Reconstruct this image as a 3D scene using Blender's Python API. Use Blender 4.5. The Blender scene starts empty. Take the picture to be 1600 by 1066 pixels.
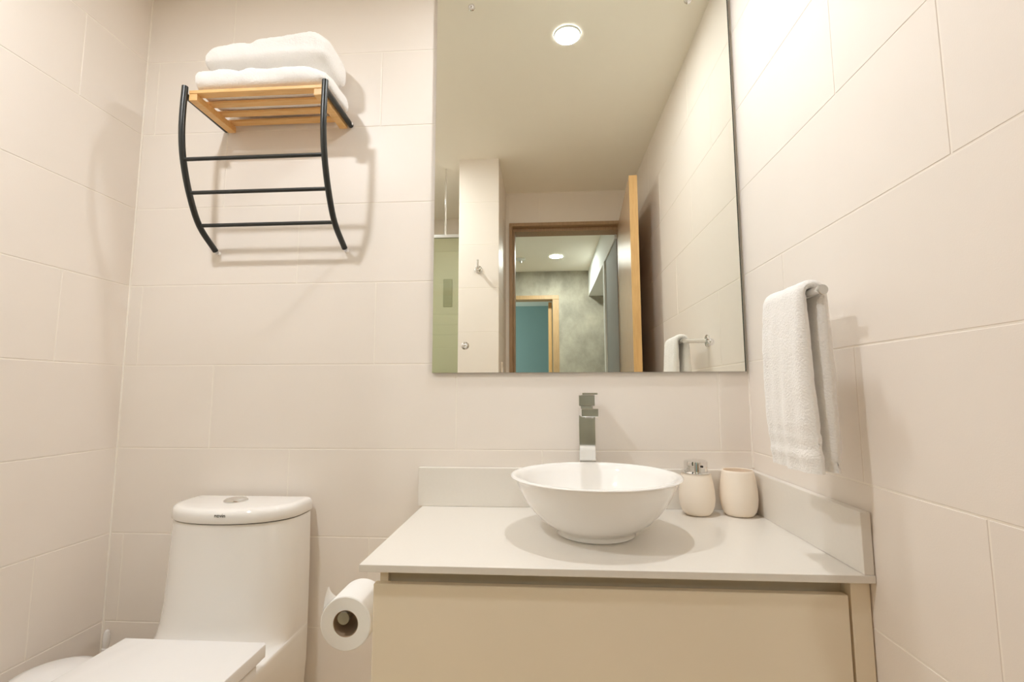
import bpy, bmesh, math, random
from mathutils import Vector, Matrix, noise

random.seed(7)
PI = math.pi
SC = bpy.context.scene
COL = SC.collection

# ---------------------------------------------------------------- camera
cam_data = bpy.data.cameras.new('camera')
cam_data.sensor_fit = 'HORIZONTAL'
cam_data.sensor_width = 36.0
cam_data.lens = 36.0 * 765.095 / 1600.0
cam_data.clip_start = 0.02
cam = bpy.data.objects.new('camera', cam_data)
COL.objects.link(cam)
_p, _y, _r = 0.10389, -0.067095, -0.001962
_f = Vector((math.sin(_y) * math.cos(_p), math.cos(_y) * math.cos(_p), math.sin(_p)))
_ri = Vector((math.cos(_y), -math.sin(_y), 0))
_up = _ri.cross(_f)
_c, _s = math.cos(_r), math.sin(_r)
_R = _c * _ri + _s * _up
_U = -_s * _ri + _c * _up
cam.matrix_world = Matrix(((_R.x, _U.x, -_f.x, 0.0), (_R.y, _U.y, -_f.y, -1.43274),
                           (_R.z, _U.z, -_f.z, 1.01), (0, 0, 0, 1)))
SC.camera = cam

# ---------------------------------------------------------------- world, exposure
SC.view_settings.view_transform = 'Standard'
SC.view_settings.look = 'None'
SC.view_settings.gamma = 1.0
SC.view_settings.use_curve_mapping = False
SC.view_settings.exposure = 0.0
SC.cycles.max_bounces = 20          # pale tiled room: let the light bounce on
SC.cycles.diffuse_bounces = 14
SC.cycles.glossy_bounces = 8
SC.cycles.transparent_max_bounces = 16
world = bpy.data.worlds.new('world')
SC.world = world
world.use_nodes = True
world.node_tree.nodes['Background'].inputs[0].default_value = (1.0, 0.95, 0.88, 1)
world.node_tree.nodes['Background'].inputs[1].default_value = 0.05
LAMP_MAIN, LAMP_SHOWER, LAMP_HALL = 340.0, 610.0, 450.0
LAMP_COLOR = (0.965, 0.99, 1.015)

# ---------------------------------------------------------------- constants of the room
XL, XR, C = -1.3025, 0.577, 2.355        # left wall, right wall, ceiling
Z0 = 1.0937                              # a horizontal joint of the wall tiles
YP, YD = -1.285, -1.79                   # pier face, door wall face

# ---------------------------------------------------------------- materials
def mat(name, color, rough=0.5, metal=0.0, var=0.03, scale=40.0, bump=0.0, bump_scale=200.0,
        coat=0.0, sheen=0.0, rand=0.0, spec=0.5, stretch=None):
    m = bpy.data.materials.new(name)
    m.use_nodes = True
    nt = m.node_tree
    b = nt.nodes['Principled BSDF']
    b.inputs['Roughness'].default_value = rough
    b.inputs['Metallic'].default_value = metal
    b.inputs['Coat Weight'].default_value = coat
    b.inputs['Coat Roughness'].default_value = 0.05
    b.inputs['Sheen Weight'].default_value = sheen
    b.inputs['Specular IOR Level'].default_value = spec
    tc = nt.nodes.new('ShaderNodeTexCoord')
    src = tc.outputs['Object']
    if stretch:
        mp = nt.nodes.new('ShaderNodeMapping')
        mp.inputs['Scale'].default_value = stretch
        nt.links.new(src, mp.inputs[0])
        src = mp.outputs[0]
    n = nt.nodes.new('ShaderNodeTexNoise')
    n.inputs['Scale'].default_value = scale
    n.inputs['Detail'].default_value = 4
    nt.links.new(src, n.inputs['Vector'])
    mix = nt.nodes.new('ShaderNodeMix')
    mix.data_type = 'RGBA'
    mix.inputs[6].default_value = tuple(c * (1 - var) for c in color) + (1,)
    mix.inputs[7].default_value = tuple(min(1, c * (1 + var)) for c in color) + (1,)
    nt.links.new(n.outputs['Fac'], mix.inputs[0])
    out = mix.outputs[2]
    if rand:
        oi = nt.nodes.new('ShaderNodeObjectInfo')
        mr = nt.nodes.new('ShaderNodeMapRange')
        mr.inputs[3].default_value = 1 - rand
        mr.inputs[4].default_value = 1 + rand
        nt.links.new(oi.outputs['Random'], mr.inputs[0])
        hv = nt.nodes.new('ShaderNodeHueSaturation')
        nt.links.new(mr.outputs[0], hv.inputs['Value'])
        nt.links.new(out, hv.inputs['Color'])
        out = hv.outputs[0]
    nt.links.new(out, b.inputs['Base Color'])
    if bump:
        n2 = nt.nodes.new('ShaderNodeTexNoise')
        n2.inputs['Scale'].default_value = bump_scale
        n2.inputs['Detail'].default_value = 3
        nt.links.new(src, n2.inputs['Vector'])
        bp = nt.nodes.new('ShaderNodeBump')
        bp.inputs['Strength'].default_value = bump
        bp.inputs['Distance'].default_value = 0.002
        nt.links.new(n2.outputs['Fac'], bp.inputs['Height'])
        nt.links.new(bp.outputs[0], b.inputs['Normal'])
    return m

def emit(name, color, strength):
    m = bpy.data.materials.new(name)
    m.use_nodes = True
    nt = m.node_tree
    nt.nodes.remove(nt.nodes['Principled BSDF'])
    e = nt.nodes.new('ShaderNodeEmission')
    e.inputs[0].default_value = tuple(color) + (1,)
    e.inputs[1].default_value = strength
    nt.links.new(e.outputs[0], nt.nodes['Material Output'].inputs[0])
    return m

def wood(name, a, b_, rough=0.4, scale=18.0, stretch=(1, 12, 12)):
    m = mat(name, a, rough)
    nt = m.node_tree
    bs = nt.nodes['Principled BSDF']
    tc = nt.nodes.new('ShaderNodeTexCoord')
    mp = nt.nodes.new('ShaderNodeMapping')
    mp.inputs['Scale'].default_value = stretch
    n = nt.nodes.new('ShaderNodeTexNoise')
    n.inputs['Scale'].default_value = scale
    n.inputs['Detail'].default_value = 6
    n.inputs['Distortion'].default_value = 0.6
    r = nt.nodes.new('ShaderNodeValToRGB')
    r.color_ramp.elements[0].position = 0.35
    r.color_ramp.elements[1].position = 0.7
    r.color_ramp.elements[0].color = tuple(a) + (1,)
    r.color_ramp.elements[1].color = tuple(b_) + (1,)
    nt.links.new(tc.outputs['Object'], mp.inputs[0])
    nt.links.new(mp.outputs[0], n.inputs['Vector'])
    nt.links.new(n.outputs['Fac'], r.inputs[0])
    nt.links.new(r.outputs[0], bs.inputs['Base Color'])
    return m

def glass(name, tint, refl=0.08):
    m = bpy.data.materials.new(name)
    m.use_nodes = True
    nt = m.node_tree
    nt.nodes.remove(nt.nodes['Principled BSDF'])
    t = nt.nodes.new('ShaderNodeBsdfTransparent')
    t.inputs[0].default_value = tuple(tint) + (1,)
    g = nt.nodes.new('ShaderNodeBsdfGlossy')
    g.inputs['Roughness'].default_value = 0.02
    fr = nt.nodes.new('ShaderNodeFresnel')
    fr.inputs[0].default_value = 1.45
    mx = nt.nodes.new('ShaderNodeMixShader')
    nt.links.new(fr.outputs[0], mx.inputs[0])
    nt.links.new(t.outputs[0], mx.inputs[1])
    nt.links.new(g.outputs[0], mx.inputs[2])
    nt.links.new(mx.outputs[0], nt.nodes['Material Output'].inputs[0])
    return m

def concrete(name):
    m = mat(name, (0.30, 0.29, 0.25), 0.7, bump=0.15, bump_scale=60)
    nt = m.node_tree
    bs = nt.nodes['Principled BSDF']
    tc = nt.nodes.new('ShaderNodeTexCoord')
    mp = nt.nodes.new('ShaderNodeMapping')
    mp.inputs['Scale'].default_value = (1.2, 1, 0.9)
    n = nt.nodes.new('ShaderNodeTexNoise')
    n.inputs['Scale'].default_value = 3.2
    n.inputs['Detail'].default_value = 7
    n.inputs['Roughness'].default_value = 0.62
    r = nt.nodes.new('ShaderNodeValToRGB')
    r.color_ramp.elements[0].position = 0.34
    r.color_ramp.elements[1].position = 0.68
    r.color_ramp.elements[0].color = (0.30, 0.28, 0.225, 1)
    r.color_ramp.elements[1].color = (0.54, 0.50, 0.40, 1)
    nt.links.new(tc.outputs['Object'], mp.inputs[0])
    nt.links.new(mp.outputs[0], n.inputs['Vector'])
    nt.links.new(n.outputs['Fac'], r.inputs[0])
    nt.links.new(r.outputs[0], bs.inputs['Base Color'])
    return m

M = {}
M['tile'] = mat('beige_tile', (0.85, 0.793, 0.735), 0.38, var=0.02, scale=6, bump=0.06, bump_scale=420, rand=0.012, spec=0.35)
M['grout'] = mat('cream_grout', (0.90, 0.85, 0.78), 0.85, var=0.03, scale=60)
M['ceiling'] = mat('ceiling_paint', (0.90, 0.865, 0.775), 0.9, var=0.01, scale=8)
M['floor'] = mat('floor_tile', (0.74, 0.60, 0.41), 0.4, var=0.04, scale=12)
M['ceramic'] = mat('white_ceramic', (0.90, 0.885, 0.86), 0.07, var=0.004, coat=0.3)
M['plastic'] = mat('white_plastic', (0.86, 0.85, 0.845), 0.22, var=0.004)
M['quartz'] = mat('cream_quartz', (0.78, 0.745, 0.69), 0.28, var=0.02, scale=160)
M['lacquer'] = mat('cream_lacquer', (0.86, 0.77, 0.62), 0.25, var=0.006, scale=4)
M['channel'] = mat('grey_channel', (0.62, 0.56, 0.44), 0.4, var=0.02)
M['chrome'] = mat('chrome', (0.80, 0.80, 0.79), 0.06, metal=1.0, var=0.005)
M['black'] = mat('black_metal', (0.018, 0.020, 0.018), 0.32, var=0.1)
M['bamboo'] = wood('bamboo', (0.78, 0.46, 0.17), (0.86, 0.56, 0.25), 0.45, 14, (1.2, 14, 14))
M['towel'] = mat('white_terry', (0.90, 0.885, 0.865), 0.95, var=0.03, scale=300, bump=1.0, bump_scale=260, sheen=0.25)
M['soft'] = mat('matte_cream', (0.90, 0.81, 0.70), 0.6, var=0.01, scale=30)
M['paper'] = mat('toilet_paper', (0.90, 0.89, 0.87), 0.95, var=0.01, scale=80, bump=0.2, bump_scale=500)
M['card'] = mat('cardboard', (0.42, 0.31, 0.21), 0.9, var=0.06)
M['dark'] = mat('dark_gap', (0.02, 0.018, 0.015), 0.8)
M['print'] = mat('grey_print', (0.10, 0.09, 0.07), 0.6)
M['mirror'] = mat('mirror_silver', (0.875, 0.88, 0.82), 0.0, metal=1.0, var=0.0)
M['mirror_edge'] = mat('mirror_edge_green', (0.05, 0.06, 0.045), 0.2, var=0.05)
M['leaf'] = wood('door_veneer', (0.46, 0.31, 0.19), (0.54, 0.37, 0.23), 0.25, 10, (14, 14, 1.2))
M['leaf_edge'] = wood('door_edge_maple', (0.66, 0.40, 0.16), (0.74, 0.47, 0.20), 0.4, 10, (14, 14, 1.2))
M['frame'] = wood('door_frame_wood', (0.36, 0.23, 0.125), (0.44, 0.29, 0.16), 0.4, 10, (12, 12, 1.2))
M['frame_light'] = wood('pale_frame_wood', (0.48, 0.31, 0.15), (0.56, 0.37, 0.19), 0.4, 10, (12, 12, 1.2))
M['white_paint'] = mat('white_paint', (0.80, 0.82, 0.80), 0.8, var=0.01)
M['shade_grey'] = mat('shade_grey', (0.34, 0.35, 0.34), 0.8, var=0.02)  # shade of the near hall wall, put into its colour
M['teal'] = mat('teal_paint', (0.26, 0.38, 0.36), 0.8, var=0.02, scale=3)
M['concrete'] = concrete('hall_concrete')
M['glass'] = glass('shower_glass', (0.90, 0.945, 0.83))
M['niche'] = mat('niche_olive', (0.50, 0.47, 0.38), 0.4, var=0.06, scale=60)
M['steel'] = mat('brushed_steel', (0.62, 0.62, 0.60), 0.3, metal=1.0)
M['lamp_main'] = emit('lamp_main', LAMP_COLOR, LAMP_MAIN)
M['lamp_shower'] = emit('lamp_shower', LAMP_COLOR, LAMP_SHOWER)
M['lamp_hall'] = emit('lamp_hall', (0.93, 0.99, 0.97), LAMP_HALL)

# ---------------------------------------------------------------- mesh helpers
def obj(name, bm, m, parent=None, smooth=None, mats=None):
    me = bpy.data.meshes.new(name)
    bmesh.ops.recalc_face_normals(bm, faces=bm.faces)
    bm.to_mesh(me)
    bm.free()
    for k in (mats or [m]):
        me.materials.append(M[k] if isinstance(k, str) else k)
    if smooth is not None:
        for p in me.polygons:
            p.use_smooth = True
        me.set_sharp_from_angle(angle=math.radians(smooth))
    o = bpy.data.objects.new(name, me)
    COL.objects.link(o)
    if parent:
        o.parent = parent
        o.matrix_parent_inverse = parent_matrix(parent).inverted()
    return o

def parent_matrix(o):
    mw = Matrix.LocRotScale(o.location, o.rotation_euler, o.scale)
    if o.parent:
        return parent_matrix(o.parent) @ o.matrix_parent_inverse @ mw
    return mw

def thing(name, label, cat, loc=(0, 0, 0), group=None):
    o = bpy.data.objects.new(name, None)
    COL.objects.link(o)
    o.location = loc
    o.empty_display_size = 0.05
    o['label'] = label
    o['category'] = cat
    if group:
        o['group'] = group
    return o

def struct(name, bm, m, parent=None, mats=None):
    o = obj(name, bm, m, parent, mats=mats)
    if not parent:
        o['kind'] = 'structure'
    return o

def box(x0, x1, y0, y1, z0, z1, bev=0.0, seg=2, bm=None):
    own = bmesh.new()
    vs = [own.verts.new((x, y, z)) for x in (x0, x1) for y in (y0, y1) for z in (z0, z1)]
    for f in ((0, 1, 3, 2), (4, 6, 7, 5), (0, 4, 5, 1), (2, 3, 7, 6), (0, 2, 6, 4), (1, 5, 7, 3)):
        own.faces.new([vs[i] for i in f])
    bmesh.ops.recalc_face_normals(own, faces=own.faces)
    if bev:
        bmesh.ops.bevel(own, geom=list(own.edges), offset=bev, segments=seg, profile=0.5, affect='EDGES')
    if bm is None:
        return own
    join(bm, own)
    return bm

def join(bm, other):
    me = bpy.data.meshes.new('tmp')
    other.to_mesh(me)
    other.free()
    bm.from_mesh(me)
    bpy.data.meshes.remove(me)

def loft(rings, closed=True, cap0=True, cap1=True, bm=None):
    bm = bm or bmesh.new()
    vr = [[bm.verts.new(p) for p in r] for r in rings]
    n = len(rings[0])
    for a, b in zip(vr, vr[1:]):
        for i in range(n if closed else n - 1):
            j = (i + 1) % n
            bm.faces.new((a[i], a[j], b[j], b[i]))
    if cap0:
        bm.faces.new(vr[0][::-1])
    if cap1:
        bm.faces.new(vr[-1])
    return bm

def tube(pts, r, n=16, bm=None):
    pts = [Vector(p) for p in pts]
    rings = []
    t0 = (pts[1] - pts[0]).normalized()
    a = Vector((0, 0, 1)) if abs(t0.z) < 0.9 else Vector((1, 0, 0))
    u = t0.cross(a).normalized()
    for i, p in enumerate(pts):
        if i == 0:
            t = pts[1] - p
        elif i == len(pts) - 1:
            t = p - pts[i - 1]
        else:
            t = (pts[i + 1] - p).normalized() + (p - pts[i - 1]).normalized()
        t.normalize()
        u = (u - t * u.dot(t)).normalized()
        v = t.cross(u)
        rr = r[i] if isinstance(r, (list, tuple)) else r
        rings.append([p + rr * (math.cos(2 * PI * k / n) * u + math.sin(2 * PI * k / n) * v) for k in range(n)])
    return loft(rings, bm=bm)

def lathe(prof, c, axis='z', n=48, cap0=True, cap1=True, bm=None):
    """prof: list of (radius, height along the axis)"""
    rings = []
    for r, h in prof:
        ring = []
        for k in range(n):
            a = 2 * PI * k / n
            p, q = r * math.cos(a), r * math.sin(a)
            v = {'z': (p, q, h), 'y': (p, h, q), 'x': (h, p, q)}[axis]
            ring.append(Vector(v) + Vector(c))
        rings.append(ring)
    return loft(rings, cap0=cap0, cap1=cap1, bm=bm)

def spline(pts, n=8):
    pts = [Vector(p) for p in pts]
    P = [2 * pts[0] - pts[1]] + pts + [2 * pts[-1] - pts[-2]]
    out = []
    for i in range(1, len(P) - 2):
        for k in range(n):
            t = k / n
            a, b, c, d = P[i - 1], P[i], P[i + 1], P[i + 2]
            out.append(0.5 * ((2 * b) + (c - a) * t + (2 * a - 5 * b + 4 * c - d) * t * t + (3 * b - a - 3 * c + d) * t ** 3))
    out.append(pts[-1])
    return out

# ---------------------------------------------------------------- wall tiles, each its own object
_tile_cache = {}
def tile_mesh(w, h):
    key = (round(w, 3), round(h, 3))
    if key in _tile_cache:
        return _tile_cache[key]
    b = 0.0006
    bm = bmesh.new()
    def ring(i, y):
        return [bm.verts.new(p) for p in ((i, y, i), (w - i, y, i), (w - i, y, h - i), (i, y, h - i))]
    r0, r1, r2 = ring(0, 0.006), ring(0, b), ring(b, 0)
    for a, c in ((r0, r1), (r1, r2)):
        for k in range(4):
            bm.faces.new((a[k], a[(k + 1) % 4], c[(k + 1) % 4], c[k]))
    bm.faces.new(r2)
    bmesh.ops.recalc_face_normals(bm, faces=bm.faces)
    me = bpy.data.meshes.new('tile')
    bm.to_mesh(me)
    bm.free()
    me.materials.append(M['tile'])
    _tile_cache[key] = me
    return me

G = 0.0034   # joint width
def tiles(parent, a0, a1, z0, z1, phase, place, rot, flip=False):
    """rows of tiles from a0 to a1 along the wall; phase(n) gives a vertical joint in the row below line n"""
    rows = []
    lines = [Z0 + 0.25 * k for k in range(-4, 5)]
    edges = [z0] + [l for l in lines if z0 + 0.02 < l < z1 - 0.02] + [z1]
    for lo, hi in zip(edges, edges[1:]):
        n = math.ceil((hi - 0.001 - Z0) / 0.25)
        p = phase(n)
        k0 = math.floor((a0 - p) / 0.75)
        js = [a0] + [p + 0.75 * k for k in range(k0, k0 + 8) if a0 + 0.012 < p + 0.75 * k < a1 - 0.012] + [a1]
        for s, e in zip(js, js[1:]):
            w, h = e - s - G, hi - lo - G
            if w < 0.008 or h < 0.008:
                continue
            o = bpy.data.objects.new('tile', tile_mesh(w, h))
            COL.objects.link(o)
            o.parent = parent
            o.location = place((e if flip else s) + (-G / 2 if flip else G / 2), lo + G / 2)
            o.rotation_euler = (0, 0, rot)

GR = 0.0009   # depth of the joints: wall backing sits this far behind the tile faces
# back wall
w = struct('wall_back', box(XL - 0.1, XR + 0.1, GR, 0.12, 0, C), 'grout')
tiles(w, XL, XR, 0, C, lambda n: -0.26 - 0.25 * n, lambda a, z: (a, 0, z), 0)
# left wall
w = struct('wall_left', box(XL - 0.12, XL - GR, -2.35, 0.0, 0, C), 'grout')
tiles(w, -2.25, 0, 0, C, lambda n: -0.218 - 0.25 * (n - 1), lambda a, z: (XL, a, z), PI / 2)
# right wall
w = struct('wall_right', box(XR + GR, XR + 0.12, -1.93, 0.0, 0, C), 'grout')
tiles(w, YD, 0, 0, C, lambda n: -0.48 + 0.25 * n, lambda a, z: (XR, a, z), -PI / 2, True)
# pier between shower and door alcove: front face, alcove face, shower face
w = struct('wall_pier', box(-0.485 + GR, -0.255 - GR, -2.25, YP - GR, 0, C), 'grout')
tiles(w, -0.485, -0.255, 0, C, lambda n: 5.1, lambda a, z: (a, YP, z), PI, True)
tiles(w, YD, YP, 0, C, lambda n: -1.53 + 0.25 * n, lambda a, z: (-0.255, a, z), PI / 2)
tiles(w, -2.25, YP, 0, C, lambda n: -1.6 + 0.25 * n, lambda a, z: (-0.485, a, z), -PI / 2, True)
# shower back wall
w = struct('wall_shower', box(XL, -0.485, -2.35, -2.25 - GR, 0, C), 'grout')
tiles(w, XL, -0.485, 0, C, lambda n: -0.9 + 0.25 * n, lambda a, z: (a, -2.25, z), PI, True)
obj('niche_panel', box(-0.775, -0.705, -2.25, -2.246, 1.66, 1.876, 0.001), 'niche', w)  # flat panel in a darker tile colour, in place of a niche
# door wall, in three pieces round the opening
FX0, FX1, FZ = -0.232, 0.535, 2.142
bm = box(-0.255, FX0, -1.93, YD - GR, 0, C)
box(FX1, XR, -1.93, YD - GR, 0, C, bm=bm)
box(FX0, FX1, -1.93, YD - GR, FZ, C, bm=bm)
w = struct('wall_front', bm, 'grout')
tiles(w, FX0, FX1, FZ, C, lambda n: -0.03, lambda a, z: (a, YD, z), PI, True)
tiles(w, -0.255, FX0, 0, C, lambda n: 5.1, lambda a, z: (a, YD, z), PI, True)
tiles(w, FX1, XR, 0, C, lambda n: 5.1, lambda a, z: (a, YD, z), PI, True)

struct('floor', box(-2.4, 1.5, -6.4, 0.12, -0.1, 0.0), 'floor')
struct('ceiling', box(-2.4, 1.5, -6.4, 0.12, C, C + 0.1), 'ceiling')

struct('trim_1', tube([(XL + 0.0008, -0.0008, 0.0), (XL + 0.0008, -0.0008, C)], 0.0032, 10), 'grout')   # light bead in the corners
struct('trim_2', tube([(XR - 0.0008, -0.0008, 0.80), (XR - 0.0008, -0.0008, C)], 0.0032, 10), 'grout')

# ---------------------------------------------------------------- hall seen through the door, in the mirror
struct('wall_hall_left', box(-0.60, -0.262, -2.88, -2.251, 0, C), 'white_paint')
struct('wall_hall_recess', box(-1.4, -1.3, -3.98, -2.36, 0, C), 'white_paint')
bm = box(-1.4, -0.82, -4.1, -3.98, 0, C)
box(0.16, 1.4, -4.1, -3.98, 0, C, bm=bm)
box(-0.82, 0.16, -4.1, -3.98, 2.08, C, bm=bm)
struct('wall_hall_back', bm, 'concrete')
struct('wall_hall_soffit', box(0.49, 1.4, -3.98, -1.93, 2.068, C), 'white_paint')
w = struct('wall_hall_right', box(0.50, 0.66, -2.52, -1.93, 0, 2.068), 'shade_grey')
obj('end_trim', box(0.485, 0.66, -2.60, -2.52, 0, 2.068, 0.003), 'white_paint', w)
struct('wall_hall_passage', box(1.3, 1.4, -3.98, -1.93, 0, 2.068), 'white_paint')
struct('wall_bedroom', box(-2.3, 1.4, -6.3, -6.2, 0, C), 'teal')
struct('wall_bedroom_left', box(-2.4, -2.3, -6.3, -4.1, 0, C), 'teal')
struct('wall_bedroom_right', box(1.3, 1.4, -6.2, -4.1, 0, C), 'teal')
# far door frame
bm = box(0.09, 0.16, -4.11, -3.965, 0, 2.0345, 0.003)
box(-0.82, 0.16, -4.11, -3.965, 2.035, 2.08, 0.003, bm=bm)
box(-0.82, -0.75, -4.11, -3.965, 0, 2.0345, 0.003, bm=bm)
d2 = struct('door_2', bm, 'frame_light')
obj('door_leaf', box(0.045, 0.085, -4.85, -4.12, 0.01, 2.03, 0.002), 'leaf_edge', d2)

# bathroom door: frame, leaf standing open beside the right wall
bm = box(FX0, FX0 + 0.022, -1.94, YD + 0.012, 0, FZ - 0.0225, 0.002)
box(FX1 - 0.03, FX1, -1.94, YD + 0.012, 0, FZ - 0.0225, 0.002, bm=bm)
box(FX0, FX1, -1.94, YD + 0.012, FZ - 0.022, FZ, 0.002, bm=bm)
box(FX0 + 0.022, FX0 + 0.034, -1.94, YD - 0.04, 0, FZ - 0.0455, 0.001, bm=bm)
box(FX0 + 0.022, FX1 - 0.03, -1.94, YD - 0.04, FZ - 0.045, FZ - 0.022, 0.001, bm=bm)
d1 = struct('door_1', bm, 'frame')
hinge, free = Vector((0.508, -1.765)), Vector((0.452, -1.0))
dv = (free - hinge).normalized()
nv = Vector((-dv.y, dv.x)) * 0.0205
def leaf_bm(s0, s1, t):
    L = (free - hinge).length
    pts = []
    for s, q in ((s0, -t), (s1, -t), (s1, t), (s0, t)):
        p = hinge + dv * (L * s) + nv * q
        pts.append((p.x, p.y))
    return loft([[(x, y, z) for x, y in pts] for z in (0.01, 2.10)])
lf = obj('door_leaf', leaf_bm(0, 0.9985, 1.0), 'leaf', d1)
obj('door_edge', leaf_bm(0.9985, 1.0, 1.0), 'leaf_edge', lf)
hp = hinge + dv * 0.70
for sgn in (1, -1):
    hn = nv.normalized() * sgn
    q = Vector((hp.x, hp.y, 0.98))
    hn3 = Vector((hn.x, hn.y, 0))
    d3 = Vector((dv.x, dv.y, 0))
    obj('door_handle', tube([q + hn3 * 0.02, q + hn3 * 0.05, q + hn3 * 0.056 - d3 * 0.02, q + hn3 * 0.056 - d3 * 0.12], 0.009), 'steel', lf, smooth=40)

# ---------------------------------------------------------------- ceiling lights
def downlight(x, y, r, lamp, label, group=None):
    t = thing('ceiling_light', label, 'light', (x, y, C), group)
    obj('lens', lathe([(r, -0.004), (r, -0.006), (r * 0.6, -0.007)], (x, y, C), n=40), lamp, t)
    obj('trim_ring', lathe([(r, -0.001), (r, -0.008), (r + 0.002, -0.008), (r + 0.005, -0.001)], (x, y, C), n=40, cap0=False, cap1=False), 'white_paint', t, smooth=40)
    return t
downlight(0.095, -0.319, 0.0465, 'lamp_main', 'round recessed ceiling light above the washbasin, reflected high in the mirror')
downlight(-0.905, -1.0, 0.0465, 'lamp_shower', 'round recessed ceiling light over the toilet side of the bathroom')
downlight(0.121, -3.36, 0.065, 'lamp_hall', 'round ceiling light in the hallway, seen in the mirror through the doorway')
t = thing('smoke_detector', 'small white detector on the hallway ceiling left of the hallway light', 'detector', (-0.235, -3.44, C))
obj('base', lathe([(0.045, 0), (0.045, -0.012), (0.036, -0.02)], (-0.235, -3.44, C), n=24), 'white_paint', t, smooth=40)
obj('sensor', lathe([(0.015, -0.02), (0.012, -0.045), (0.004, -0.048)], (-0.235, -3.44, C), n=16), 'steel', t, smooth=40)
# bluish light added to brighten the room beyond the hall; no window there
ld = bpy.data.lights.new('bedroom_fill', 'AREA')
ld.energy = 30
ld.size = 1.0
ld.color = (0.75, 0.92, 1.0)
lo = bpy.data.objects.new('bedroom_fill', ld)
COL.objects.link(lo)
lo.location = (-1.9, -5.0, 1.5)
lo.rotation_euler = (PI / 2, 0, -PI / 2 - 0.4)

# ---------------------------------------------------------------- mirror on the back wall
MX0, MX1, MZ0, MZ1 = -0.3315, 0.5635, 1.0665, 2.285
t = thing('wall_mirror', 'large frameless rectangular mirror on the tiled wall above the washbasin', 'mirror', (0.116, 0, MZ0))
bm = box(MX0, MX1, -0.010, -0.002, MZ0, MZ1)
for f in bm.faces:
    f.material_index = 0 if f.normal.y < -0.9 else 1
obj('mirror_glass', bm, None, t, mats=['mirror', 'mirror_edge'])
obj('edge_strip', box(MX1, MX1 + 0.0028, -0.0108, -0.002, MZ0, MZ1), 'mirror_edge', t)
for sx, sz in ((-0.222, 2.224), (0.448, 2.208), (-0.234, 1.146), (0.470, 1.151)):
    obj('mirror_screw', lathe([(0.0115, -0.010), (0.0115, -0.0125), (0.0085, -0.0135), (0.0075, -0.017), (0.004, -0.020), (0.0005, -0.021)],
                              (sx, 0, sz), 'y', 24), 'chrome', t, smooth=35)

# ---------------------------------------------------------------- vanity cabinet
VX0, VX1, VY, CT = -0.329, 0.536, -0.480, 0.688
t = thing('vanity_cabinet', 'cream lacquered vanity cabinet with a handleless drawer under the counter', 'cabinet', (0.12, -0.24, 0))
obj('side_panel', box(-0.322, -0.306, -0.462, -0.004, 0.10, 0.6735, 0.001), 'lacquer', t)
obj('side_panel', box(0.541, 0.5745, -0.478, -0.004, 0.10, 0.6735, 0.001), 'lacquer', t)
obj('drawer_front', box(VX0, VX1, VY, -0.463, 0.255, 0.6485, 0.0025, 3), 'lacquer', t)
obj('drawer_front', box(VX0, VX1, VY, -0.463, 0.10, 0.251, 0.0025, 3), 'lacquer', t)
bm = box(-0.3055, 0.5405, -0.450, -0.440, 0.60, 0.6735)
box(-0.3055, 0.5405, -0.4625, -0.450, 0.60, 0.610, bm=bm)
obj('finger_pull_channel', bm, 'channel', t)
obj('carcass', box(-0.305, 0.540, -0.42, -0.006, 0.11, 0.60), 'lacquer', t)
obj('plinth', box(-0.30, 0.5745, -0.40, -0.01, 0.0, 0.10), 'lacquer', t)

# countertop with its upstands
t = thing('vanity_countertop', 'thin cream stone countertop with low upstands along both walls', 'countertop', (0.11, -0.25, CT - 0.014))
obj('slab', box(-0.352, XR - 0.001, -0.495, -0.002, CT - 0.0138, CT, 0.0012), 'quartz', t)
obj('back_upstand', box(-0.364, XR - 0.002, -0.020, -0.002, CT + 0.0002, 0.7955, 0.0012), 'quartz', t)
obj('side_upstand', box(0.5575, XR - 0.002, -0.494, -0.0205, CT + 0.0002, 0.7955, 0.0012), 'quartz', t)

# vessel basin
BX, BY = 0.113, -0.263
t = thing('vessel_sink', 'round white ceramic bowl washbasin standing on the countertop', 'sink', (BX, BY, CT))
outer = [(0.088, 0.0), (0.092, 0.003), (0.092, 0.010), (0.094, 0.014), (0.112, 0.022), (0.132, 0.036), (0.152, 0.056), (0.170, 0.080),
         (0.184, 0.106), (0.190, 0.120), (0.196, 0.1265), (0.2005, 0.1285), (0.2025, 0.1305), (0.2015, 0.1325), (0.198, 0.1335)]
inner = [(0.190, 0.1325), (0.182, 0.127), (0.176, 0.117), (0.162, 0.088), (0.142, 0.060), (0.115, 0.037), (0.085, 0.024), (0.045, 0.018), (0.024, 0.0165)]
obj('bowl', lathe([(a * 0.962, b) for a, b in outer + inner], (BX, BY, CT + 0.0003), n=96), 'ceramic', t, smooth=50)
obj('drain', lathe([(0.023, 0.017), (0.023, 0.0185), (0.019, 0.0200), (0.004, 0.0215)], (BX, BY, CT), n=32), 'chrome', t, smooth=40)

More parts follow.
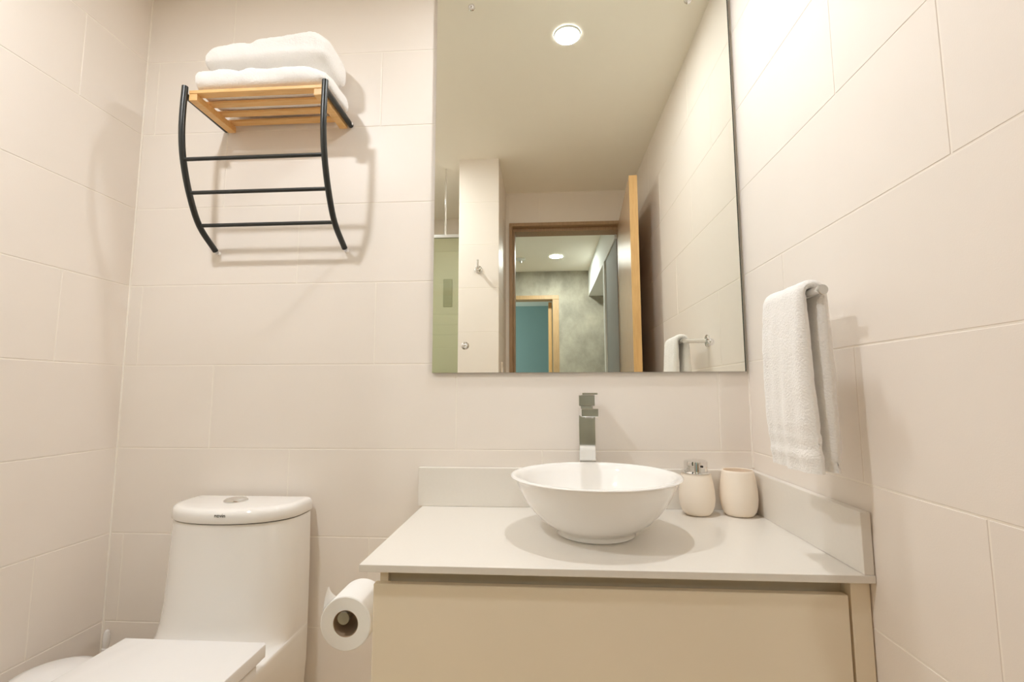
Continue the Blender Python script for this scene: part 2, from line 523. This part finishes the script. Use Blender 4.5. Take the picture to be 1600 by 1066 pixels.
# faucet
t = thing('basin_faucet', 'tall square chrome faucet behind the bowl washbasin', 'faucet', (0.114, -0.032, CT))
FXa, FXb = 0.0925, 0.1375
obj('base_plate', box(FXa - 0.003, FXb + 0.003, -0.0565, -0.0215, CT + 0.0003, CT + 0.005, 0.001), 'chrome', t)
obj('column', box(FXa, FXb, -0.054, -0.0235, CT + 0.005, 0.9455, 0.0012), 'chrome', t)
sp = obj('spout', box(FXa + 0.0005, FXb - 0.0005, -0.148, -0.0235, 0.9455, 0.9665, 0.0015), 'chrome', t)
obj('aerator', lathe([(0.011, 0.9455), (0.011, 0.9415), (0.008, 0.9415)], (0.115, -0.128, 0), n=24), 'steel', sp, smooth=40)
bm = box(FXa + 0.006, FXb - 0.006, -0.050, -0.0275, 0.9665, 0.9715)
box(FXa, FXb - 0.001, -0.064, -0.0235, 0.9715, 1.001, 0.0012, bm=bm)
hd = obj('mixer_head', bm, 'chrome', t)
obj('lever', box(FXa + 0.006, FXb + 0.002, -0.108, -0.0245, 1.002, 1.0075, 0.001), 'chrome', hd)

# soap dispenser and tumbler
SX, SY = 0.3985, -0.070
t = thing('soap_dispenser', 'cream matte soap dispenser with a chrome pump cap beside the bowl washbasin', 'soap dispenser', (SX, SY, CT))
obj('bottle', lathe([(0.0242, 0.0005), (0.0316, 0.002), (0.0381, 0.010), (0.0432, 0.024), (0.0456, 0.042), (0.0445, 0.064), (0.0414, 0.086), (0.0377, 0.103), (0.0358, 0.108), (0.0279, 0.1085)],
                   (SX, SY, CT), n=56), 'soft', t, smooth=50)
obj('collar', lathe([(0.0377, 0.1086), (0.0386, 0.1100), (0.0377, 0.1125), (0.0307, 0.1135)], (SX, SY, CT), n=48), 'chrome', t, smooth=40)
cp = obj('pump_cap', lathe([(0.0302, 0.1135), (0.0302, 0.135), (0.0293, 0.1385), (0.0265, 0.1400), (0.0009, 0.1405)], (SX, SY, CT), n=48), 'chrome', t, smooth=40)
obj('nozzle', tube([(SX + 0.006, SY - 0.028, CT + 0.128), (SX + 0.007, SY - 0.0335, CT + 0.1278)], 0.0028, 12), 'dark', cp)
TX, TY = 0.5055, -0.073
t = thing('tumbler', 'cream matte bathroom tumbler in the corner beside the side upstand', 'tumbler', (TX, TY, CT))
obj('cup', lathe([(0.0265, 0.0005), (0.0340, 0.002), (0.0406, 0.011), (0.0449, 0.026), (0.0468, 0.044), (0.0458, 0.068), (0.0427, 0.092), (0.0395, 0.110), (0.0386, 0.1150),
                 (0.0373, 0.1165), (0.0359, 0.1155), (0.0373, 0.105), (0.0416, 0.080), (0.0435, 0.045), (0.0378, 0.015), (0.0189, 0.009)],
                (TX, TY, CT), n=56), 'soft', t, smooth=60)

# ---------------------------------------------------------------- toilet
TCX = -0.852
def dsec(z, w_, ys, f, yb=-0.020, p=2.2, n=28, xc=TCX, wb=None):
    """D-shaped outline: straight back, straight sides to ys, rounded front to f"""
    wb = w_ if wb is None else wb
    pts = [(xc + wb, yb, z), (xc + (wb + w_) / 2, (yb + ys) / 2, z)]
    for k in range(n + 1):
        a = PI * k / n
        c, s = math.cos(a), math.sin(a)
        pts.append((xc + w_ * math.copysign(abs(c) ** (2 / p), c), ys + (f - ys) * abs(s) ** (2 / p), z))
    pts += [(xc - (wb + w_) / 2, (yb + ys) / 2, z), (xc - wb, yb, z)]
    m = 10
    for k in range(1, m):
        pts.append((xc - wb + 2 * wb * k / m, yb, z))
    return pts
t = thing('toilet', 'white one-piece toilet with closed square seat lid against the tiled wall', 'toilet', (TCX, -0.30, 0))
secs = [(0.0, 0.115, -0.16, -0.50, 0.150), (0.01, 0.118, -0.16, -0.505, 0.152), (0.10, 0.120, -0.16, -0.48, 0.160), (0.19, 0.136, -0.17, -0.52, 0.172),
        (0.27, 0.164, -0.22, -0.62, 0.178), (0.325, 0.177, -0.27, -0.675, 0.178), (0.356, 0.1795, -0.29, -0.688, 0.178), (0.363, 0.1785, -0.29, -0.685, 0.178),
        (0.3655, 0.1765, -0.27, -0.676, 0.178), (0.366, 0.176, -0.16, -0.30, 0.178), (0.3675, 0.176, -0.125, -0.254, 0.178), (0.374, 0.177, -0.105, -0.235, 0.178), (0.389, 0.178, -0.094, -0.222, 0.178),
        (0.418, 0.178, -0.084, -0.211, 0.178), (0.465, 0.178, -0.078, -0.203, 0.178), (0.54, 0.177, -0.074, -0.197, 0.177), (0.61, 0.1755, -0.072, -0.193, 0.1755), (0.6715, 0.174, -0.070, -0.190, 0.174)]
obj('tank_and_bowl', loft([dsec(q[0], q[1], q[2], q[3], wb=q[4]) for q in secs]), 'ceramic', t, smooth=55)
obj('lid_gap', loft([dsec(0.6715, 0.170, -0.070, -0.185), dsec(0.6745, 0.170, -0.070, -0.185)]), 'dark', t)
lid = [(0.6745, 0.1755, -0.070, -0.1925), (0.677, 0.1775, -0.070, -0.1950), (0.696, 0.1770, -0.070, -0.1945), (0.704, 0.175, -0.070, -0.1915), (0.7085, 0.169, -0.068, -0.183), (0.7100, 0.158, -0.065, -0.170)]
tl = obj('tank_lid', loft([dsec(*s) for s in lid]), 'ceramic', t, smooth=50)
bt = obj('flush_button', lathe([(0.031, 0.7095), (0.031, 0.7125), (0.026, 0.717), (0.015, 0.7195), (0.001, 0.7205)], (-0.862, -0.085, 0), n=32), 'chrome', tl, smooth=40)
# seat ring and lid
def seat(z0, z1, grow, y0, bev=0.005):
    s = []
    for z, g in ((z0, -0.002), (z0 + 0.002, 0), (z1 - bev, 0), (z1 - bev * 0.3, -bev * 0.3), (z1, -bev)):
        s.append(dsec(z, 0.1765 + grow + g, -0.46, -0.715 - grow - g, y0 - g, 2.5, xc=TCX + 0.024))
    return loft(s)
obj('seat_ring', seat(0.3685, 0.3960, -0.004, -0.300, 0.003), 'plastic', t, smooth=40)
obj('seat_lid', seat(0.4000, 0.4300, 0.0, -0.272), 'plastic', t, smooth=40)
obj('seat_hinge', box(TCX - 0.06, TCX + 0.10, -0.300, -0.282, 0.3665, 0.3995, 0.003), 'plastic', t)
# maker's mark printed on the tank lid
cu = bpy.data.curves.new('mark', 'FONT')
cu.body = 'novin'
cu.size = 0.0135
cu.align_x = 'CENTER'
cu.extrude = 0.0004
to = bpy.data.objects.new('mark_tmp', cu)
COL.objects.link(to)
bpy.context.view_layer.update()
me = bpy.data.meshes.new_from_object(to.evaluated_get(bpy.context.evaluated_depsgraph_get()))
bpy.data.objects.remove(to)
me.materials.clear()
me.materials.append(M['print'])
lx = -0.833
LW = 0.1772
cx_ = (lx - TCX) / LW
ly = -0.070 - 0.1248 * (1 - abs(cx_) ** 2.2) ** (1 / 2.2)
mo = bpy.data.objects.new('printed_mark', me)
COL.objects.link(mo)
mo.parent = tl
mo.location = (lx, ly - 0.0003, 0.6925)
mo.rotation_euler = (PI / 2, 0, 0.0)

# toilet brush in the corner
t = thing('toilet_brush', 'white toilet brush with ribbed handle standing in the corner behind the toilet', 'toilet brush', (-1.232, -0.062, 0))
bxp, byp = -1.232, -0.062
obj('holder', lathe([(0.048, 0.0), (0.05, 0.01), (0.046, 0.12), (0.040, 0.128), (0.034, 0.13), (0.034, 0.08)], (bxp, byp, 0), n=32), 'plastic', t, smooth=40)
pr = [(0.008, 0.10), (0.008, 0.20)]
for k in range(14):
    z = 0.205 + k * 0.007
    pr += [(0.0096, z), (0.0096, z + 0.004), (0.0070, z + 0.0045), (0.0070, z + 0.0065)]
pr += [(0.0082, 0.306), (0.0088, 0.325), (0.0082, 0.338), (0.0055, 0.346), (0.002, 0.349)]
obj('handle', lathe(pr, (bxp, byp, 0), n=20), 'plastic', t, smooth=30)

# waste bin between toilet and left wall
WX, WY = -1.166, -0.275
t = thing('waste_bin', 'white round lidded waste bin between the toilet and the left wall', 'bin', (WX, WY, 0))
obj('bin_body', lathe([(0.088, 0), (0.09, 0.01), (0.098, 0.29)], (WX, WY, 0), n=48), 'plastic', t, smooth=40)
obj('bin_lid', lathe([(0.103, 0.290), (0.103, 0.318), (0.099, 0.333), (0.085, 0.346), (0.06, 0.355), (0.002, 0.360)], (WX, WY, 0), n=48), 'plastic', t, smooth=40)

# ---------------------------------------------------------------- toilet paper
PX, PZ = -0.4125, 0.538
t = thing('paper_holder', 'chrome toilet paper bar fixed to the side of the vanity cabinet', 'paper holder', (-0.33, -0.27, PZ + 0.011))
obj('bar', tube([(PX - 0.003, -0.405, PZ + 0.0125), (PX - 0.003, -0.27, PZ + 0.0125)], 0.0122, 24), 'steel', t, smooth=40)
obj('arm', tube(spline([(PX - 0.003, -0.271, PZ + 0.0125), (PX + 0.006, -0.258, PZ + 0.0125), (PX + 0.03, -0.255, PZ + 0.0125), (-0.327, -0.255, PZ + 0.0125)], 5), 0.0095, 20), 'chrome', t, smooth=40)
obj('mounting_plate', lathe([(0.024, -0.0085), (0.024, -0.0025), (0.018, -0.0005)], (-0.3225 + 0.0005, -0.255, PZ + 0.0125), 'x', 28), 'chrome', t, smooth=40)
t = thing('toilet_paper_roll', 'white toilet paper roll with a torn loose corner on the bar beside the vanity', 'toilet paper', (PX, -0.35, PZ))
obj('paper', lathe([(0.0265, -0.400), (0.0515, -0.400), (0.0535, -0.3985), (0.0535, -0.3015), (0.052, -0.300), (0.0265, -0.300), (0.0265, -0.400)], (PX, 0, PZ), 'y', 56, False, False), 'paper', t, smooth=35)
obj('core', lathe([(0.0264, -0.3995), (0.0252, -0.3995), (0.0252, -0.3005), (0.0264, -0.3005), (0.0264, -0.3995)], (PX, 0, PZ), 'y', 40, False, False), 'card', t, smooth=35)
rings = []
for i in range(9):                       # the loose corner, peeling off the upper left of the roll
    s = i / 8
    a = math.radians(156 - 36 * s)
    r = 0.0540 + 0.026 * s ** 1.6
    px, pz = PX + r * math.cos(a), PZ + r * math.sin(a)
    y1 = -0.325 - 0.068 * s
    q = Vector((math.cos(a), 0, math.sin(a))) * 0.0006
    rings.append([Vector((px, -0.399, pz)), Vector((px, y1, pz)), Vector((px, y1, pz)) + q, Vector((px, -0.399, pz)) + q])
obj('loose_sheet', loft(rings), 'paper', t)

# ---------------------------------------------------------------- towel rack with bamboo shelf
RX0, RX1, RZ = -1.014, -0.604, 1.848
t = thing('towel_rack', 'black metal wall rack with a slatted bamboo shelf and three rails', 'towel rack', (-0.809, 0, 1.66))
prof = [(-0.188, 1.876), (-0.190, 1.800), (-0.188, 1.735), (-0.176, 1.665), (-0.145, 1.580), (-0.096, 1.500), (-0.020, 1.446)]
for x in (RX0, RX1):
    p = obj('side_post', tube(spline([(x, a, b) for a, b in prof], 6), 0.0085, 18), 'black', t, smooth=40)
    obj('end_cap', lathe([(0.0055, -0.012), (0.0065, -0.0015), (0.004, -0.0012)], (x, 0, 1.442), 'y', 16), 'plastic', p, smooth=40)
    tb = obj('top_rail', tube([(x, -0.186, RZ + 0.004), (x, -0.003, RZ)], 0.0082, 18), 'black', t, smooth=40)
    obj('screw', lathe([(0.0045, 0), (0.0045, 0.0012), (0.002, 0.0018)], (x + 0.0078, -0.014, RZ), 'x', 12), 'plastic', tb)
for y, z in ((-0.1765, 1.665), (-0.145, 1.580), (-0.096, 1.500)):
    obj('crossbar', tube([(RX0 + 0.004, y, z), (RX1 - 0.004, y, z)], 0.0056, 14), 'black', t, smooth=40)
sh = obj('shelf_bearer', box(RX0 + 0.010, RX0 + 0.034, -0.184, -0.006, RZ - 0.012, RZ + 0.008, 0.0015), 'bamboo', t)
obj('shelf_bearer', box(RX1 - 0.034, RX1 - 0.010, -0.184, -0.006, RZ - 0.012, RZ + 0.008, 0.0015), 'bamboo', t)
for y, dy in ((-0.1855, 0.026), (-0.134, 0.024), (-0.084, 0.024), (-0.036, 0.026)):
    obj('slat', box(RX0 + 0.0105, RX1 - 0.0105, y, y + dy, RZ + 0.0082, RZ + (0.0182 if y < -0.18 else 0.0160), 0.0015), 'bamboo', t)
obj('tag', box(-0.838, -0.803, -0.0610, -0.0590, RZ + 0.0100, RZ + 0.0175), 'dark', t)

# folded bath towels
def folded_towel(name, label, x0, x1, yc, hd, zb, topf, seed, group, groove):
    NX, NS = 76, 44
    rings = []
    for i in range(NX + 1):
        u = i / NX
        x = x0 + (x1 - x0) * u
        e = 1 - (abs(2 * u - 1)) ** 7          # rounded ends
        e = max(e, 0.0) ** 0.45
        th = topf(u) - zb
        ring = []
        for k in range(NS):
            a = 2 * PI * k / NS
            c, s = math.cos(a), math.sin(a)
            yy = math.copysign(abs(c) ** 0.72, c)
            zz = math.copysign(abs(s) ** 0.62, s)
            z = zb + th * 0.5 + th * 0.5 * zz * (0.72 + 0.28 * e)
            y = yc + hd * yy * (0.80 + 0.20 * e)
            if groove and c < -0.2:            # the fold line along the front
                y += 0.010 * math.exp(-((z - zb - th * groove) / 0.006) ** 2) * min(1, max(0, (u - 0.3) * 3))
            v = Vector((x * 9, y * 9, z * 9 + seed))
            nz = noise.noise(v) * 0.006 + noise.noise(v * 4) * 0.0026 + noise.noise(v * 16) * 0.0016
            d = Vector((0, yy, zz)).normalized() if (yy or zz) else Vector((0, 0, 1))
            if zz < -0.3:
                nz *= 0.0
            xx = x + noise.noise(v * 2 + Vector((5, 0, 0))) * 0.004
            ring.append(Vector((xx, y, z)) + d * nz)
        rings.append(ring)
    # close the ends with shrinking rings
    def endring(r, f, dx):
        c = sum(r, Vector()) / len(r)
        return [c + (p - c) * f + Vector((dx, 0, 0)) for p in r]
    a = [endring(rings[0], 0.5, -0.006), endring(rings[0], 0.85, -0.004)]
    b = [endring(rings[-1], 0.85, 0.004), endring(rings[-1], 0.5, 0.006)]
    o = obj(name, loft(a + rings + b), 'towel', smooth=60)
    o['label'] = label
    o['category'] = 'towel'
    o['group'] = group
    return o
def top1(u):
    return 1.938 + 0.004 * math.sin(u * 5) - 0.010 * math.exp(-((u - 0.34) / 0.06) ** 2) - 0.018 * max(0, u - 0.85) / 0.15
def top2(u):
    return 2.014 + 0.045 * min(1, u / 0.8) - 0.012 * math.exp(-((u - 0.38) / 0.06) ** 2) - 0.022 * (max(0, u - 0.88) / 0.12) ** 1.5 - 0.016 * max(0, 0.1 - u) / 0.1
GB = 'folded bath towels on the rack shelf'
folded_towel('bath_towel', 'thick folded white bath towel lying directly on the bamboo shelf', -0.994, -0.606, -0.100, 0.090, RZ + 0.0186, top1, 1.0, GB, 0.0)
folded_towel('bath_towel', 'folded white bath towel on top of the other towel on the rack', -0.978, -0.616, -0.094, 0.087, 1.9470, top2, 7.0, GB, 0.45)

# ---------------------------------------------------------------- towel bar and hand towel on the right wall
HX, HZ = 0.490, 1.189
t = thing('towel_bar', 'short chrome towel bar with open end on the right wall', 'towel bar', (XR, -0.352, HZ))
obj('bar', tube([(HX, -0.341, HZ), (HX, -0.546, HZ)], 0.0085, 24), 'chrome', t, smooth=40)
obj('post', tube([(XR - 0.004, -0.352, HZ), (HX - 0.004, -0.352, HZ)], 0.0078, 20), 'chrome', t, smooth=40)
obj('flange', lathe([(0.022, -0.001), (0.022, -0.005), (0.019, -0.008), (0.010, -0.009)], (XR, -0.352, HZ), 'x', 32), 'chrome', t, smooth=40)
obj('end_cap', lathe([(0.0092, -0.546), (0.0092, -0.5490), (0.0080, -0.5500)], (HX, 0, HZ), 'y', 24), 'steel', t, smooth=40)

def hand_towel():
    path = []                              # front hem, up over the bar, down behind it
    zf, zb_ = 0.866, 0.868
    for k in range(46):
        s = k / 45
        z = zf + (HZ - zf) * s
        path.append((0.4725 - 0.0010 * s ** 3 - 0.003 * math.sin(s * 3.0), z, (1, 0)))
    for k in range(1, 12):
        a = PI - PI * k / 12
        path.append((HX + 0.0185 * math.cos(a), HZ + 0.0185 * math.sin(a), None))
    for k in range(46):
        s = 1 - k / 45
        z = zb_ + (HZ - zb_) * s
        path.append((0.5090 - 0.0005 * s ** 3, z, None))
    NY = 30
    n = len(path)
    def pt(i, j, side):
        x, z, _ = path[i]
        a = path[max(i - 1, 0)]
        b = path[min(i + 1, n - 1)]
        tx, tz = b[0] - a[0], b[1] - a[1]
        L = math.hypot(tx, tz)
        nx, nz = -tz / L, tx / L               # outward normal
        v = j / NY
        drop = max(0.0, (HZ - z) / 0.335)
        y = -0.364 - 0.155 * v - 0.010 * drop * (1 if i < n / 2 else 0.4) + 0.006 * drop * (0.5 - v)
        edge = min(v, 1 - v)
        tk = (0.0086 + 0.0040 * min(1, drop * 4)) * min(1.0, (edge / 0.05 + 0.02)) ** 0.5
        if i < 3 or i > n - 4:
            tk *= 0.75
        front = i < n / 2
        wv = (0.0040 * math.sin(v * 9 + 1.2 + drop * 1.5) + 0.0025 * math.sin(v * 21 + drop * 3)) * drop * (1 if front else 0.25)
        nn = noise.noise(Vector((y * 30, z * 30, i * 0.01 + side * 9))) * 0.0014 + noise.noise(Vector((y * 120, z * 120, side * 5))) * 0.0009
        band = 0.0
        if front and 0.888 < z < 0.932:
            band = -0.0016 + 0.0012 * math.cos((z - 0.888) * 2 * PI / 0.006)
        if abs(z - 0.885) < 0.003 or abs(z - 0.935) < 0.003:
            band = -0.0018
        o_ = side * (tk + nn + band) + (wv if front else 0)
        return Vector((x + nx * o_, y, z + nz * o_))
    rings = []
    for i in range(n):
        rings.append([pt(i, j, 1) for j in range(NY + 1)] + [pt(i, j, -1) for j in range(NY, -1, -1)])
    return loft(rings)
o = obj('hand_towel', hand_towel(), 'towel', smooth=70)
o['label'] = 'white terry hand towel draped over the chrome bar on the right wall'
o['category'] = 'towel'

# ---------------------------------------------------------------- robe hook and light switch on the pier, shower screen
t = thing('robe_hook', 'small chrome robe hook on the tiled pier, seen in the mirror', 'hook', (-0.37, YP, 1.70))
obj('rosette', lathe([(0.021, 0.0005), (0.021, 0.006), (0.016, 0.010)], (-0.37, YP, 1.70), 'y', 28), 'chrome', t, smooth=40)
obj('prong', tube(spline([(-0.37, YP + 0.008, 1.700), (-0.37, YP + 0.035, 1.698), (-0.37, YP + 0.045, 1.712), (-0.37, YP + 0.046, 1.745)], 5), [0.008] * 10 + [0.006] * 6, 14), 'chrome', t, smooth=40)
t = thing('light_switch', 'cream light switch plate inside the door alcove, seen at the mirror bottom', 'switch', (-0.255, -1.46, 1.13))
obj('plate', box(-0.2545, -0.247, -1.50, -1.425, 1.065, 1.185, 0.002), 'soft', t)
obj('rocker', box(-0.247, -0.243, -1.475, -1.45, 1.10, 1.15, 0.001), 'plastic', t)
YG = -1.40
t = thing('shower_screen', 'greenish glass shower screen with a slim top rail beside the pier', 'shower screen', (-0.9, YG, 0))
obj('glass_panel', box(XL + 0.002, -0.487, YG - 0.004, YG + 0.004, 0.02, 1.925), 'glass', t)
obj('top_rail', box(XL + 0.002, -0.487, YG - 0.010, YG + 0.010, 1.925, 1.945, 0.002), 'steel', t)
obj('ceiling_rod', tube([(-0.588, YG, 1.945), (-0.588, YG, C - 0.001)], 0.006, 14), 'chrome', t, smooth=40)
obj('bottom_rail', box(XL + 0.002, -0.487, YG - 0.010, YG + 0.010, 0.0, 0.02, 0.002), 'steel', t)
